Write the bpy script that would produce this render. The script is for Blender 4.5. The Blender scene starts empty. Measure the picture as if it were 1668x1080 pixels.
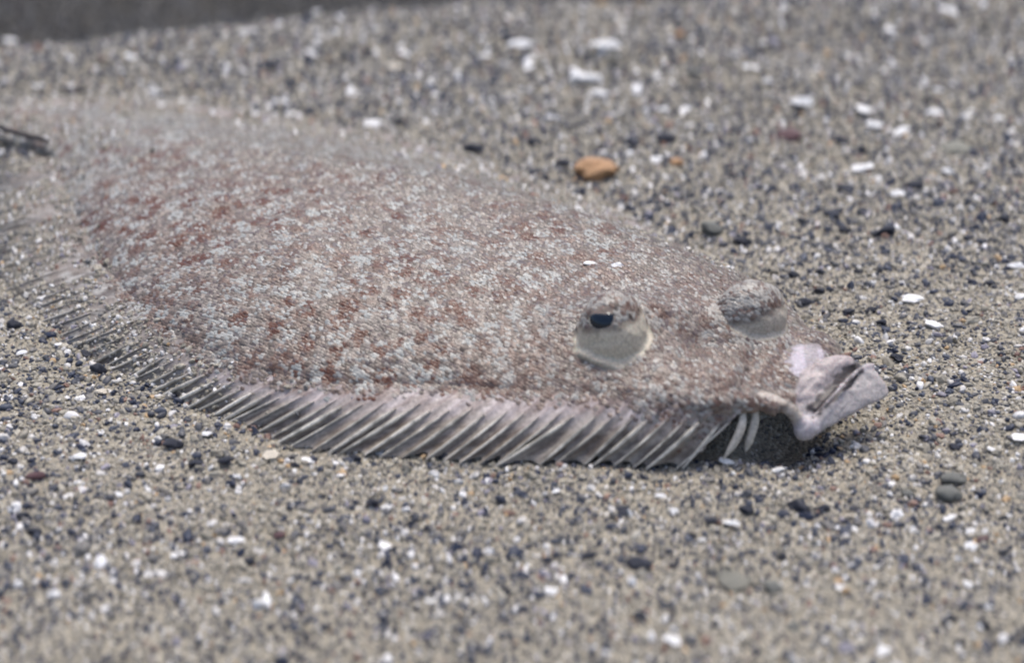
import bpy, bmesh, math, random
import numpy as np
from mathutils import Vector
from mathutils.bvhtree import BVHTree

random.seed(7)
RNG = np.random.default_rng(11)
S = bpy.context.scene
COL = S.collection
CM = 0.01

# ------------------------------------------------------------------ camera, light, exposure
PITCH = math.radians(27.0)
DIST = 0.565
FPX = 834.0 / math.tan(math.radians(12.0))
CAMP = np.array([0.0, -DIST * math.cos(PITCH), DIST * math.sin(PITCH)])
cam_d = bpy.data.cameras.new('camera')
cam = bpy.data.objects.new('camera', cam_d)
COL.objects.link(cam)
cam.location = CAMP
cam.rotation_euler = (math.pi / 2 - PITCH, 0, 0)
cam_d.sensor_width = 36.0
cam_d.lens = 18.0 / math.tan(math.radians(12.0))
cam_d.clip_start = 0.01
cam_d.clip_end = 50.0
cam_d.dof.use_dof = True
cam_d.dof.focus_distance = 0.545
cam_d.dof.aperture_fstop = 8.2
cam_d.dof.aperture_ratio = 1.35
S.camera = cam

SUN_EL, SUN_AZ = math.radians(74), math.radians(20)      # azimuth clockwise from +Y (the far side)
W = bpy.data.worlds.new('World'); S.world = W; W.use_nodes = True
wn = W.node_tree; wn.nodes.clear()
wo = wn.nodes.new('ShaderNodeOutputWorld'); wb = wn.nodes.new('ShaderNodeBackground')
sky = wn.nodes.new('ShaderNodeTexSky'); sky.sky_type = 'NISHITA'; sky.sun_disc = False
sky.dust_density = 4.0; sky.air_density = .8; sky.sun_elevation = SUN_EL; sky.sun_rotation = SUN_AZ
wb.inputs['Strength'].default_value = 0.15
wn.links.new(sky.outputs[0], wb.inputs[0]); wn.links.new(wb.outputs[0], wo.inputs[0])
sun_d = bpy.data.lights.new('sun', 'SUN'); sun_d.energy = 1.4; sun_d.angle = math.radians(12)
sun_d.color = (1.0, 0.96, 0.89)
sun = bpy.data.objects.new('sun', sun_d); COL.objects.link(sun)
sdir = Vector((math.sin(SUN_AZ) * math.cos(SUN_EL), math.cos(SUN_AZ) * math.cos(SUN_EL), math.sin(SUN_EL)))
sun.rotation_euler = sdir.to_track_quat('Z', 'Y').to_euler()
sun.location = sdir * 2
S.view_settings.view_transform = 'Standard'
S.view_settings.look = 'None'
S.view_settings.gamma = 1.0
S.view_settings.use_curve_mapping = False
S.view_settings.exposure = 0.60
S.cycles.pixel_filter_type = 'GAUSSIAN'; S.cycles.filter_width = 2.2

# ------------------------------------------------------------------ helpers
def P(px, py, z=0.0):
    """world point at height z (metres) seen at pixel px, py of the 1668 x 1080 photograph"""
    u = (px - 834.0) / FPX; v = (540.0 - py) / FPX
    d = np.array([u, math.cos(PITCH) + v * math.sin(PITCH), -math.sin(PITCH) + v * math.cos(PITCH)])
    t = (z - CAMP[2]) / d[2]
    return CAMP + d * t

def hsh(ix, iy, seed):
    n = (ix.astype(np.int64) * 374761393 + iy.astype(np.int64) * 668265263 + seed * 974634777) & 0xffffffff
    n = ((n ^ (n >> 13)) * 1274126177) & 0xffffffff
    n = (n ^ (n >> 16)) & 0xffffffff
    return n / 4294967295.0

def vnoise(x, y, seed=0):
    ix = np.floor(x); iy = np.floor(y); fx = x - ix; fy = y - iy
    fx = fx * fx * (3 - 2 * fx); fy = fy * fy * (3 - 2 * fy)
    a = hsh(ix, iy, seed); b = hsh(ix + 1, iy, seed); c = hsh(ix, iy + 1, seed); d = hsh(ix + 1, iy + 1, seed)
    return (a * (1 - fx) + b * fx) * (1 - fy) + (c * (1 - fx) + d * fx) * fy

def fbm(x, y, seed=0, o=4):
    s = 0; a = 0.5
    for k in range(o):
        s = s + a * vnoise(x * 2 ** k + 17.3 * k, y * 2 ** k - 9.1 * k, seed + k); a *= 0.5
    return s / (1 - 0.5 ** o)

def worley(x, y, seed=0):
    """distance to the nearest jittered cell point and that cell's random number"""
    ix = np.floor(x); iy = np.floor(y)
    best = np.full(x.shape, 9.0); rid = np.zeros(x.shape)
    for dx in (-1, 0, 1):
        for dy in (-1, 0, 1):
            cx = ix + dx; cy = iy + dy
            px = cx + 0.15 + 0.7 * hsh(cx, cy, seed); py = cy + 0.15 + 0.7 * hsh(cx, cy, seed + 5)
            d = np.hypot(px - x, py - y)
            m = d < best
            best = np.where(m, d, best); rid = np.where(m, hsh(cx, cy, seed + 9), rid)
    return best, rid

def sstep(a, b, x):
    t = np.clip((x - a) / (b - a), 0, 1)
    return t * t * (3 - 2 * t)

def catmull(pts, n):
    p = np.array(pts, float); out = []
    pp = np.vstack([2 * p[0] - p[1], p, 2 * p[-1] - p[-2]])
    for i in range(len(p) - 1):
        a, b, c, d = pp[i:i + 4]
        for k in range(n):
            t = k / n
            out.append(0.5 * ((2 * b) + (-a + c) * t + (2 * a - 5 * b + 4 * c - d) * t * t + (-a + 3 * b - 3 * c + d) * t ** 3))
    out.append(p[-1])
    return np.array(out)

def mesh_from(name, V, F, mat=None, smooth=True, col=None, domain='POINT'):
    me = bpy.data.meshes.new(name)
    V = np.asarray(V, np.float32); F = np.asarray(F, np.int32)
    k = F.shape[1]
    me.vertices.add(len(V)); me.vertices.foreach_set('co', V.ravel())
    me.loops.add(F.size); me.loops.foreach_set('vertex_index', F.ravel())
    me.polygons.add(len(F)); me.polygons.foreach_set('loop_start', np.arange(0, F.size, k, dtype=np.int32))
    me.update(calc_edges=True)
    me.polygons.foreach_set('use_smooth', np.full(len(F), smooth))
    if col is not None:
        a = me.attributes.new('tone', 'FLOAT_COLOR', domain)
        c = np.ones((len(col), 4), np.float32); c[:, :3] = col
        a.data.foreach_set('color', c.ravel())
    if mat: me.materials.append(mat)
    return me

def link(name, me, parent=None, loc=None, label=None, cat=None, group=None, kind=None):
    o = bpy.data.objects.new(name, me); COL.objects.link(o)
    if loc is not None: o.location = loc
    if parent: o.parent = parent
    if label: o['label'] = label
    if cat: o['category'] = cat
    if group: o['group'] = group
    if kind: o['kind'] = kind
    return o

def grid_faces(nu, nv, closed_u=False):
    iu = np.arange(nu if closed_u else nu - 1); iv = np.arange(nv - 1)
    I, J = np.meshgrid(iu, iv, indexing='ij'); I2 = (I + 1) % nu
    return np.stack([I * nv + J, I2 * nv + J, I2 * nv + J + 1, I * nv + J + 1], -1).reshape(-1, 4)

def tube(path, ra, rb=None, up=(0, 0, 1), seg=10):
    """closed swept tube; ra across, rb along 'up'"""
    path = np.array(path, float); n = len(path)
    ra = np.broadcast_to(ra, n); rb = ra if rb is None else np.broadcast_to(rb, n)
    T = np.gradient(path, axis=0); T /= np.linalg.norm(T, axis=1)[:, None] + 1e-12
    up = np.array(up, float)
    A = np.cross(T, up); A /= np.linalg.norm(A, axis=1)[:, None] + 1e-9
    B = np.cross(A, T)
    th = np.linspace(0, 2 * math.pi, seg, endpoint=False)
    V = path[:, None] + A[:, None] * (np.cos(th)[None, :, None] * ra[:, None, None]) + B[:, None] * (np.sin(th)[None, :, None] * rb[:, None, None])
    V = V.reshape(-1, 3); F = []
    for i in range(n - 1):
        for j in range(seg):
            k = (j + 1) % seg
            F.append((i * seg + j, i * seg + k, (i + 1) * seg + k, (i + 1) * seg + j))
    c0, c1 = len(V), len(V) + 1
    V = np.vstack([V, path[0], path[-1]])
    T_ = [(c0, (j + 1) % seg, j, c0) for j in range(seg)] + [(c1, (n - 1) * seg + j, (n - 1) * seg + (j + 1) % seg, c1) for j in range(seg)]
    return V, F, [t[:3] for t in T_]

def pymesh(name, V, F, mat=None, smooth=True):
    me = bpy.data.meshes.new(name)
    me.from_pydata([tuple(v) for v in V], [], [tuple(int(i) for i in f) for f in F]); me.update()
    me.polygons.foreach_set('use_smooth', [smooth] * len(me.polygons))
    if mat: me.materials.append(mat)
    return me

def ico(sub):
    bm = bmesh.new(); bmesh.ops.create_icosphere(bm, subdivisions=sub, radius=1.0)
    V = np.array([v.co[:] for v in bm.verts]); F = np.array([[v.index for v in f.verts] for f in bm.faces]); bm.free()
    return V, F

# ------------------------------------------------------------------ materials
def new_mat(name):
    m = bpy.data.materials.new(name); m.use_nodes = True
    nt = m.node_tree; b = nt.nodes['Principled BSDF']
    return m, nt, b

def ramp(nt, stops):
    r = nt.nodes.new('ShaderNodeValToRGB'); e = r.color_ramp.elements
    while len(e) < len(stops): e.new(0.5)
    for k, (p, c) in enumerate(stops): e[k].position = p; e[k].color = (*c, 1)
    return r

def noise_tex(nt, scale, detail=3, coord='Object'):
    tc = nt.nodes.new('ShaderNodeTexCoord'); n = nt.nodes.new('ShaderNodeTexNoise')
    n.inputs['Scale'].default_value = scale; n.inputs['Detail'].default_value = detail
    nt.links.new(tc.outputs[coord], n.inputs['Vector']); return n

def mat_sand():
    m, nt, b = new_mat('fine_sand')
    tc = nt.nodes.new('ShaderNodeTexCoord')
    v = nt.nodes.new('ShaderNodeTexVoronoi'); v.inputs['Scale'].default_value = 1300
    nt.links.new(tc.outputs['Object'], v.inputs['Vector'])
    r = ramp(nt, [(0, (.035, .04, .055)), (.16, (.13, .125, .12)), (.45, (.25, .225, .18)), (.8, (.34, .31, .25)), (.95, (.55, .54, .52))])
    nt.links.new(v.outputs['Color'], r.inputs[0])
    at = nt.nodes.new('ShaderNodeAttribute'); at.attribute_name = 'tone'
    mx = nt.nodes.new('ShaderNodeMix'); mx.data_type = 'RGBA'; mx.blend_type = 'MULTIPLY'; mx.inputs[0].default_value = 1
    nt.links.new(r.outputs[0], mx.inputs[6]); nt.links.new(at.outputs['Color'], mx.inputs[7])
    nt.links.new(mx.outputs[2], b.inputs['Base Color'])
    b.inputs['Roughness'].default_value = .75
    bp = nt.nodes.new('ShaderNodeBump'); bp.inputs['Distance'].default_value = .0005; bp.inputs['Strength'].default_value = .8
    nt.links.new(v.outputs['Distance'], bp.inputs['Height']); bp.invert = True
    nt.links.new(bp.outputs[0], b.inputs['Normal'])
    return m

def mat_grain():
    m, nt, b = new_mat('sand_grains')
    at = nt.nodes.new('ShaderNodeAttribute'); at.attribute_name = 'tone'; at.attribute_type = 'INSTANCER'
    n = noise_tex(nt, 1.6, 3)
    r = ramp(nt, [(.3, (.75, .75, .75)), (.7, (1.2, 1.2, 1.2))])
    nt.links.new(n.outputs[0], r.inputs[0])
    mx = nt.nodes.new('ShaderNodeMix'); mx.data_type = 'RGBA'; mx.blend_type = 'MULTIPLY'; mx.inputs[0].default_value = 1
    nt.links.new(at.outputs['Color'], mx.inputs[6]); nt.links.new(r.outputs[0], mx.inputs[7])
    nt.links.new(mx.outputs[2], b.inputs['Base Color'])
    b.inputs['Roughness'].default_value = .5; b.inputs['Specular IOR Level'].default_value = .4
    return m

def mat_stone(name, c1, c2, scale=900, rough=.5, sss=0):
    m, nt, b = new_mat(name)
    n = noise_tex(nt, scale, 4)
    r = ramp(nt, [(.35, c1), (.65, c2)])
    nt.links.new(n.outputs[0], r.inputs[0]); nt.links.new(r.outputs[0], b.inputs['Base Color'])
    b.inputs['Roughness'].default_value = rough
    if sss:
        b.inputs['Subsurface Weight'].default_value = sss; b.inputs['Subsurface Scale'].default_value = .001
    bp = nt.nodes.new('ShaderNodeBump'); bp.inputs['Distance'].default_value = .0003; bp.inputs['Strength'].default_value = .5
    nt.links.new(n.outputs[0], bp.inputs['Height']); nt.links.new(bp.outputs[0], b.inputs['Normal'])
    return m

def mat_skin(name, rough=.5, bump=.5, scale=1500, sss=.0, trans=0, gain=1.0):
    m, nt, b = new_mat(name)
    at = nt.nodes.new('ShaderNodeAttribute'); at.attribute_name = 'tone'
    n = noise_tex(nt, scale, 3)
    r = ramp(nt, [(.32, (.78 * gain,) * 3), (.68, (1.2 * gain,) * 3)])
    nt.links.new(n.outputs[0], r.inputs[0])
    mx = nt.nodes.new('ShaderNodeMix'); mx.data_type = 'RGBA'; mx.blend_type = 'MULTIPLY'; mx.inputs[0].default_value = 1
    nt.links.new(at.outputs['Color'], mx.inputs[6]); nt.links.new(r.outputs[0], mx.inputs[7])
    nt.links.new(mx.outputs[2], b.inputs['Base Color'])
    b.inputs['Roughness'].default_value = rough; b.inputs['Specular IOR Level'].default_value = .4
    if sss:
        b.inputs['Subsurface Weight'].default_value = sss; b.inputs['Subsurface Scale'].default_value = .002
    bp = nt.nodes.new('ShaderNodeBump'); bp.inputs['Distance'].default_value = .0002; bp.inputs['Strength'].default_value = bump
    nt.links.new(n.outputs[0], bp.inputs['Height']); nt.links.new(bp.outputs[0], b.inputs['Normal'])
    return m

M_SAND = mat_sand(); M_GRAIN = mat_grain()
M_WHITE = mat_stone('white_shell', (.80, .79, .77), (.90, .90, .89), 500, .35)
M_CREAM = mat_stone('cream_shell', (.48, .43, .34), (.68, .62, .52), 500, .45)
M_DARK = mat_stone('black_stone', (.008, .011, .022), (.022, .026, .042), 700, .6)
M_GREY = mat_stone('grey_green_stone', (.10, .105, .095), (.17, .17, .15), 500, .5)
M_PURPLE = mat_stone('maroon_stone', (.06, .025, .03), (.13, .06, .065), 700, .45)
M_ORANGE = mat_stone('orange_stone', (.34, .18, .08), (.48, .29, .15), 350, .5)
M_TWIG = mat_stone('dark_twig', (.012, .012, .02), (.04, .03, .03), 900, .5)
M_SKIN = mat_skin('fish_skin', .45, .6, 1800, .15, gain=.92)
M_SCALE = mat_skin('fish_scales', .36, .3, 2500, gain=.85)
M_MEMB = mat_skin('fin_membrane', .42, .6, 1200, gain=.92)
M_RAY = mat_skin('fin_ray', .4, .4, 1500)

# ------------------------------------------------------------------ the sand bed
RIDGE = [P(x, y)[:2] for x, y in [(-400, 120), (-100, 88), (0, 76), (120, 66), (260, 52), (400, 34), (560, 16), (850, 7), (1200, -6), (1700, -30), (2400, -60)]]
RX = np.array([p[0] for p in RIDGE]); RY = np.array([p[1] for p in RIDGE])

def hollow(x, y, c, r, depth):
    d = np.hypot(x - c[0], (y - c[1])) / r
    return -depth * np.exp(-d * d * 1.5)

C_HOL = P(1190, 945); C_CHIN = P(1268, 694)
def gz(x, y):
    x = np.asarray(x, float); y = np.asarray(y, float)
    z = (fbm(x / .05, y / .05, 3, 3) - .5) * .006
    z = z + (fbm(x / .010, y / .010, 21, 3) - .5) * .0022
    near = 1 - sstep(.5, 1.2, np.hypot(x, y))
    z = z * near
    yr = np.interp(x, RX, RY) - .012 + (fbm(x / .03, y * 0 + .5, 40, 2) - .5) * .012
    z = z + .004 * np.exp(-((y - yr + .012) / .02) ** 2) * near
    z = z - .04 * sstep(0, .075, y - yr)
    # a low ripple across the far sand
    rp = P(1120, 112)
    z = z + .004 * np.exp(-((y - rp[1] + (x - rp[0]) * .35) / .012) ** 2) * np.exp(-((x - rp[0]) / .05) ** 2)
    z = z + hollow(x, y, C_HOL, .009, .003) + hollow(x, y, P(1190, 925), .006, -.003)
    z = z + hollow(x, y, C_CHIN, .014, .0065)
    return z

def ridge_mask(x, y):
    yr = np.interp(x, RX, RY) - .012 + (fbm(x / .03, y * 0 + .5, 40, 2) - .5) * .012
    return sstep(-.006, .012, y - yr)

def axis(core0, core1, step, far):
    a = np.arange(core0, core1, step); out = []; s = step; v = core1
    while v < far: out.append(v); s *= 1.35; v += s
    lo = []; s = step; v = core0
    while v > -far: s *= 1.35; v -= s; lo.append(v)
    return np.concatenate([lo[::-1], a, out])
gx = axis(-.24, .24, .0009, 6.0); gy = axis(-.19, .40, .0011, 6.0)
X, Y = np.meshgrid(gx, gy, indexing='ij')
Z = gz(X, Y)
gcol = 1 - .84 * ridge_mask(X, Y)
gc = np.stack([gcol, gcol * .99, gcol * .95], -1).reshape(-1, 3)
link('sand', mesh_from('sand', np.stack([X, Y, Z], -1).reshape(-1, 3), grid_faces(len(gx), len(gy)), M_SAND, True, gc), kind='structure')

# ------------------------------------------------------------------ the flounder's outline
# near edge (from the chin to the tail), far edge (back to the snout): pixel, pixel, height of the margin in cm
near_px = [(1225, 662, 1.25), (1150, 666, 1.25), (1050, 664, 1.2), (950, 656, 1.15), (850, 648, 1.1), (750, 642, 1.05), (650, 640, 1.0), (550, 636, .95),
           (450, 622, .85), (360, 596, .75), (280, 556, .7), (215, 500, .65), (165, 440, .6), (125, 370, .55), (100, 310, .5), (92, 262, .5)]
tail_px = [(60, 238, .5), (-20, 222, .45), (-110, 205, .4), (-140, 188, .4), (-80, 178, .4)]
far_px = [(20, 174, .4), (120, 172, .4), (250, 178, .4), (400, 194, .4), (550, 216, .4), (700, 250, .4), (850, 300, .45), (980, 348, .5), (1100, 394, .65), (1200, 438, .85),
          (1275, 490, 1.1), (1320, 535, 1.2), (1352, 575, 1.2), (1350, 605, 1.1), (1320, 640, 1.0), (1285, 662, 1.1)]
out3 = np.array([P(x, y, z * CM) for x, y, z in near_px + tail_px + far_px])
loop3 = catmull(np.vstack([out3, out3[:1]]), 5)[:-1]
A0 = loop3[:, :2]; A1 = np.roll(A0, -1, 0); ZM0 = loop3[:, 2]; ZM1 = np.roll(ZM0, -1)

def outline_dist(x, y):
    """signed distance (inside positive) and the margin height of the nearest outline point"""
    p = np.stack([x.ravel(), y.ravel()], -1)
    best = np.full(len(p), 1e9); zm = np.zeros(len(p)); ins = np.zeros(len(p), bool)
    for a, b, z0, z1 in zip(A0, A1, ZM0, ZM1):
        ab = b - a; t = np.clip(((p - a) @ ab) / (ab @ ab + 1e-15), 0, 1)
        d = np.hypot(*(p - a - t[:, None] * ab).T)
        m = d < best
        best[m] = d[m]; zm[m] = (z0 + (z1 - z0) * t)[m]
        c = ((a[1] > p[:, 1]) != (b[1] > p[:, 1])) & (p[:, 0] < (b[0] - a[0]) * (p[:, 1] - a[1]) / (b[1] - a[1] + 1e-15) + a[0])
        ins ^= c
    return np.where(ins, best, -best).reshape(x.shape), zm.reshape(x.shape)

SN = P(1330, 600, .012); TL = P(60, 210, .005)
AX = (TL - SN)[:2]; ALEN = np.hypot(*AX); AX = AX / ALEN
def axis_s(x, y): return ((x - SN[0]) * AX[0] + (y - SN[1]) * AX[1]) / ALEN

_pn = P(700, 642, .010); _pf = P(700, 272, .007)
def vof(p): return -(p[0] - SN[0]) * AX[1] + (p[1] - SN[1]) * AX[0]
SGN = 1.0 if vof(_pf) > vof(_pn) else -1.0
VMID = [0.0] + [.5 * (vof(P(a, b, .01)) + vof(P(c_, d_, .007))) for a, b, c_, d_ in ((1050, 664, 1000, 366), (450, 622, 550, 236), (120, 360, 250, 190))]
EYE1 = P(998, 528, .0235); EYE2 = P(1226, 502, .0215)
def bumpf(x, y, c, rx, ry, h, ang=0):
    dx = x - c[0]; dy = y - c[1]; ca, sa = math.cos(ang), math.sin(ang)
    return h * np.exp(-(((dx * ca + dy * sa) / rx) ** 2 + ((-dx * sa + dy * ca) / ry) ** 2))

def body_h(x, y):
    d, zm = outline_dist(x, y)
    s = axis_s(x, y)
    H = np.interp(s, [-.05, .05, .12, .25, .5, .8, 1.0], [1.3, 1.75, 2.1, 2.25, 2.2, 1.5, .9]) * CM
    R = np.interp(s, [0, .12, .3, .6, 1.0], [2.0, 3.0, 4.2, 4.4, 3.0]) * CM
    vv = -(x - SN[0]) * AX[1] + (y - SN[1]) * AX[0]
    mid = np.interp(s, [0, .3, .7, 1], VMID)
    fs = sstep(.01, .035, (vv - mid) * SGN) * sstep(.02, .2, s)         # 1 on the far flank, which slopes more gently
    R = R + fs * .020
    t = np.clip(d / R, 0, 1)
    h = zm + (H - zm) * (1 - (1 - t) ** 2) ** (.70 + .42 * fs)
    h = h + bumpf(x, y, P(1110, 505, .023), .012, .006, .0022, -.2)       # bony ridge between the eyes
    h = h + bumpf(x, y, P(1160, 545, .02), .006, .004, -.0022)            # dent under the far eye
    h = h + bumpf(x, y, P(1130, 610, .018), .016, .006, .0012)            # cheek
    gl = np.array([P(1232, 560, .017)[:2], P(1222, 600, .016)[:2], P(1208, 650, .012)[:2]])
    dgl = np.full(x.shape, 9.)
    for a_, b_ in zip(gl[:-1], gl[1:]):
        ab = b_ - a_; t_ = np.clip(((x - a_[0]) * ab[0] + (y - a_[1]) * ab[1]) / (ab @ ab), 0, 1)
        dgl = np.minimum(dgl, np.hypot(x - a_[0] - t_ * ab[0], y - a_[1] - t_ * ab[1]))
    h = h - .0011 * np.exp(-(dgl / .0013) ** 2)                           # gill cover edge
    h = h + bumpf(x, y, P(1245, 612, .016), .004, .012, -.0012, .3)       # behind the jaw
    h = h + bumpf(x, y, EYE1 + np.array([.001, .007, 0]), .010, .009, .0045) + bumpf(x, y, EYE2 + np.array([-.001, .002, 0]), .010, .007, .0022)
    inside = sstep(0, .01, d)
    h = h + (fbm(x / .012, y / .012, 60, 3) - .5) * .0016 * inside
    return h, d

# grid solid of the body, then united with the head's pieces by a voxel remesh
st = .0011
bx0, by0 = A0.min(0) - .003; bx1, by1 = A0.max(0) + .003
XX, YY = np.meshgrid(np.arange(bx0, bx1, st), np.arange(by0, by1, st), indexing='ij')
HH, DD = body_h(XX, YY)
keep = DD > -st * .2
bm_v = []; idx = -np.ones(XX.shape, int)
idx[keep] = np.arange(keep.sum())
# outer vertices are drawn onto the outline
top = np.stack([XX[keep], YY[keep], HH[keep]], -1)
n0 = len(top); head = sstep(.12, .0, axis_s(top[:, 0], top[:, 1]))
bot = top.copy(); dk = DD[keep]
bot[:, 2] = np.maximum(top[:, 2] - .0022 - 1.5 * np.maximum(dk, 0), -.004 * (1 - head) + np.minimum(.0108, top[:, 2] - .0022) * head)
F = []
K = keep
q = K[:-1, :-1] & K[1:, :-1] & K[1:, 1:] & K[:-1, 1:]
I, J = np.nonzero(q)
tf = np.stack([idx[I, J], idx[I + 1, J], idx[I + 1, J + 1], idx[I, J + 1]], -1)
bf = tf[:, ::-1] + n0
edges = {}
for f in tf:
    for k in range(4):
        a, b = int(f[k]), int(f[(k + 1) % 4])
        if (b, a) in edges: del edges[(b, a)]
        else: edges[(a, b)] = 1
side = np.array([(b, a, a + n0, b + n0) for a, b in edges])
VS = [np.vstack([top, bot])]; FS = [[tuple(f) for f in tf] + [tuple(f) for f in bf] + [tuple(f) for f in side]]

def ell(c, r, ang=0, tilt=0):
    V, F = ico(4); V = V * np.array(r)
    if tilt:
        ct, s_ = math.cos(tilt), math.sin(tilt); V = np.stack([V[:, 0] * ct + V[:, 2] * s_, V[:, 1], -V[:, 0] * s_ + V[:, 2] * ct], -1)
    ca, sa = math.cos(ang), math.sin(ang)
    V = np.stack([V[:, 0] * ca - V[:, 1] * sa, V[:, 0] * sa + V[:, 1] * ca, V[:, 2]], -1) + np.array(c)
    VS.append(V); FS.append([tuple(f) for f in F])
def addtube(path, ra, rb=None, up=(0, 0, 1), seg=14):
    V, F, T = tube(path, ra, rb, up, seg); VS.append(V); FS.append(F + T)
def PP(lst): return np.array([P(a, b, c * CM) for a, b, c in lst])

# eye turrets
ell(EYE1 + np.array([0, .0005, -.002]), (.0075, .0076, .0090), 0)
ell(EYE2 + np.array([0, .001, -.0018]), (.0080, .0070, .0074), .2)
# eyelid rim round the near eye's foot: a soft fold
rim = [EYE1 + np.array([math.cos(a) * .0080, math.sin(a) * .0076, -.0062 + .0012 * math.sin(a * 2)]) for a in np.radians(np.arange(150, 372, 12))]
addtube(catmull(rim, 2), .0007)
# snout bulk, upper jaw, mouth corner, lower jaw
ell(P(1306, 584, .0108), (.0092, .0105, .0050), -.5)
ell(P(1283, 618, .010), (.0075, .010, .0050), -.3)
UJ = catmull(PP([(1302, 692, .55), (1308, 660, .85), (1330, 625, 1.15), (1362, 598, 1.35), (1390, 592, 1.35)]), 6)
addtube(UJ, np.interp(np.linspace(0, 1, len(UJ)), [0, .3, .7, 1], [.0018, .0030, .0030, .0014]), np.interp(np.linspace(0, 1, len(UJ)), [0, .3, .7, 1], [.0012, .0018, .0018, .0010]), up=(0, -.89, .45))
LJ = catmull(PP([(1310, 700, .5), (1338, 684, .62), (1372, 660, .8), (1402, 640, .95), (1424, 624, 1.02), (1433, 617, 1.05)]), 6)
tt = np.linspace(0, 1, len(LJ))
addtube(LJ, np.interp(tt, [0, .2, .55, .8, 1], [.0018, .0022, .0032, .0042, .0034]), np.interp(tt, [0, .2, .55, .8, 1], [.0012, .0011, .0011, .0012, .0009]), up=(0, -.89, .45))
ell(P(1312, 699, .0050), (.0027, .0024, .0026))
addtube(catmull(PP([(1326, 674, .75), (1352, 646, .95), (1385, 614, 1.12), (1400, 602, 1.15)]), 5), .0022, .0012, up=(0, -.89, .45))  # filler between the jaws, coloured dark further down as the gap's shade
# teeth-side edge of the lower jaw: thin raised lip
LP = catmull(PP([(1322, 682, .85), (1350, 652, 1.08), (1378, 622, 1.28), (1402, 600, 1.38), (1425, 594, 1.35)]), 6)
addtube(LP, .0005)
# gill cover edge curving over the dark gap under the chin
GE = catmull(PP([(1214, 668, 1.0), (1224, 655, 1.15), (1245, 649, 1.2), (1272, 660, 1.05), (1296, 676, .85), (1302, 690, .6)]), 6)
addtube(GE, .0013)

off = 0; AF = []
for V, Fl in zip(VS, FS):
    AF += [tuple(int(i) + off for i in f) for f in Fl]; off += len(V)
raw = pymesh('flounder_raw', np.vstack(VS), AF)
tmp = bpy.data.objects.new('flounder_tmp', raw); COL.objects.link(tmp)
rm = tmp.modifiers.new('r', 'REMESH'); rm.mode = 'VOXEL'; rm.voxel_size = .00045
sm = tmp.modifiers.new('s', 'SMOOTH'); sm.factor = .5; sm.iterations = 7
dg = bpy.context.evaluated_depsgraph_get()
body_me = bpy.data.meshes.new_from_object(tmp.evaluated_get(dg)); body_me.name = 'body'
bpy.data.objects.remove(tmp); bpy.data.meshes.remove(raw)
nb = len(body_me.vertices); bv = np.zeros(nb * 3, np.float32); body_me.vertices.foreach_get('co', bv); bv = bv.reshape(-1, 3)
nv_ = np.zeros(nb * 3, np.float32); body_me.vertices.foreach_get('normal', nv_); nv_ = nv_.reshape(-1, 3)
hd = sstep(.02, -.02, axis_s(bv[:, 0], bv[:, 1]))
a_ = bv[:, 0] * .62 + bv[:, 2] * .78; b_ = -bv[:, 0] * .78 + bv[:, 2] * .62 + bv[:, 1] * .4
wr = np.abs(fbm(a_ / .006, b_ / .0014, 411, 3) - .5) * 2
bv = bv + nv_ * ((.5 - wr) * .00035 * hd + (fbm(bv[:, 0] / .0022, bv[:, 1] / .0022 + bv[:, 2] / .002, 412, 2) - .5) * .0006)[:, None]
bv = bv.astype(np.float32); body_me.vertices.foreach_set('co', bv.ravel()); body_me.update()
body_me.polygons.foreach_set('use_smooth', [True] * len(body_me.polygons))

def seg_dist(p, path):
    best = np.full(len(p), 9.)
    for a, b in zip(path[:-1], path[1:]):
        ab = b - a; t = np.clip(((p - a) @ ab) / (ab @ ab + 1e-15), 0, 1)
        best = np.minimum(best, np.linalg.norm(p - a - t[:, None] * ab, axis=1))
    return best

def mixc(c, d, t): return c * (1 - t[:, None]) + np.asarray(d) * t[:, None]

def skin_tone(p):
    """base skin colour of the flounder at points p (pigment only)"""
    x, y, z = p.T
    # coordinates along / across the body
    u = (x - SN[0]) * AX[0] + (y - SN[1]) * AX[1]; v = -(x - SN[0]) * AX[1] + (y - SN[1]) * AX[0]
    c = np.tile(np.array([.212, .172, .143]), (len(p), 1))
    n = fbm(u / .0045, v / .0045, 71, 3)
    c = mixc(c, (.26, .225, .195), sstep(.48, .68, n))
    c = mixc(c, (.21, .14, .11), sstep(.50, .30, n) * .6)
    vs = v * SGN; ms = np.interp(u / ALEN, [0, .3, .7, 1], VMID) * SGN
    pale_far = sstep(-.010, .030, vs - ms + (fbm(x / .008, y / .008, 15, 2) - .5) * .012)      # the far flank is greyer, like the sand
    c = mixc(c, (.22, .20, .165), pale_far * .85)
    c = mixc(c, (.25, .24, .215), sstep(.62, .95, u / ALEN) * .6)
    return c, u, v

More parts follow.
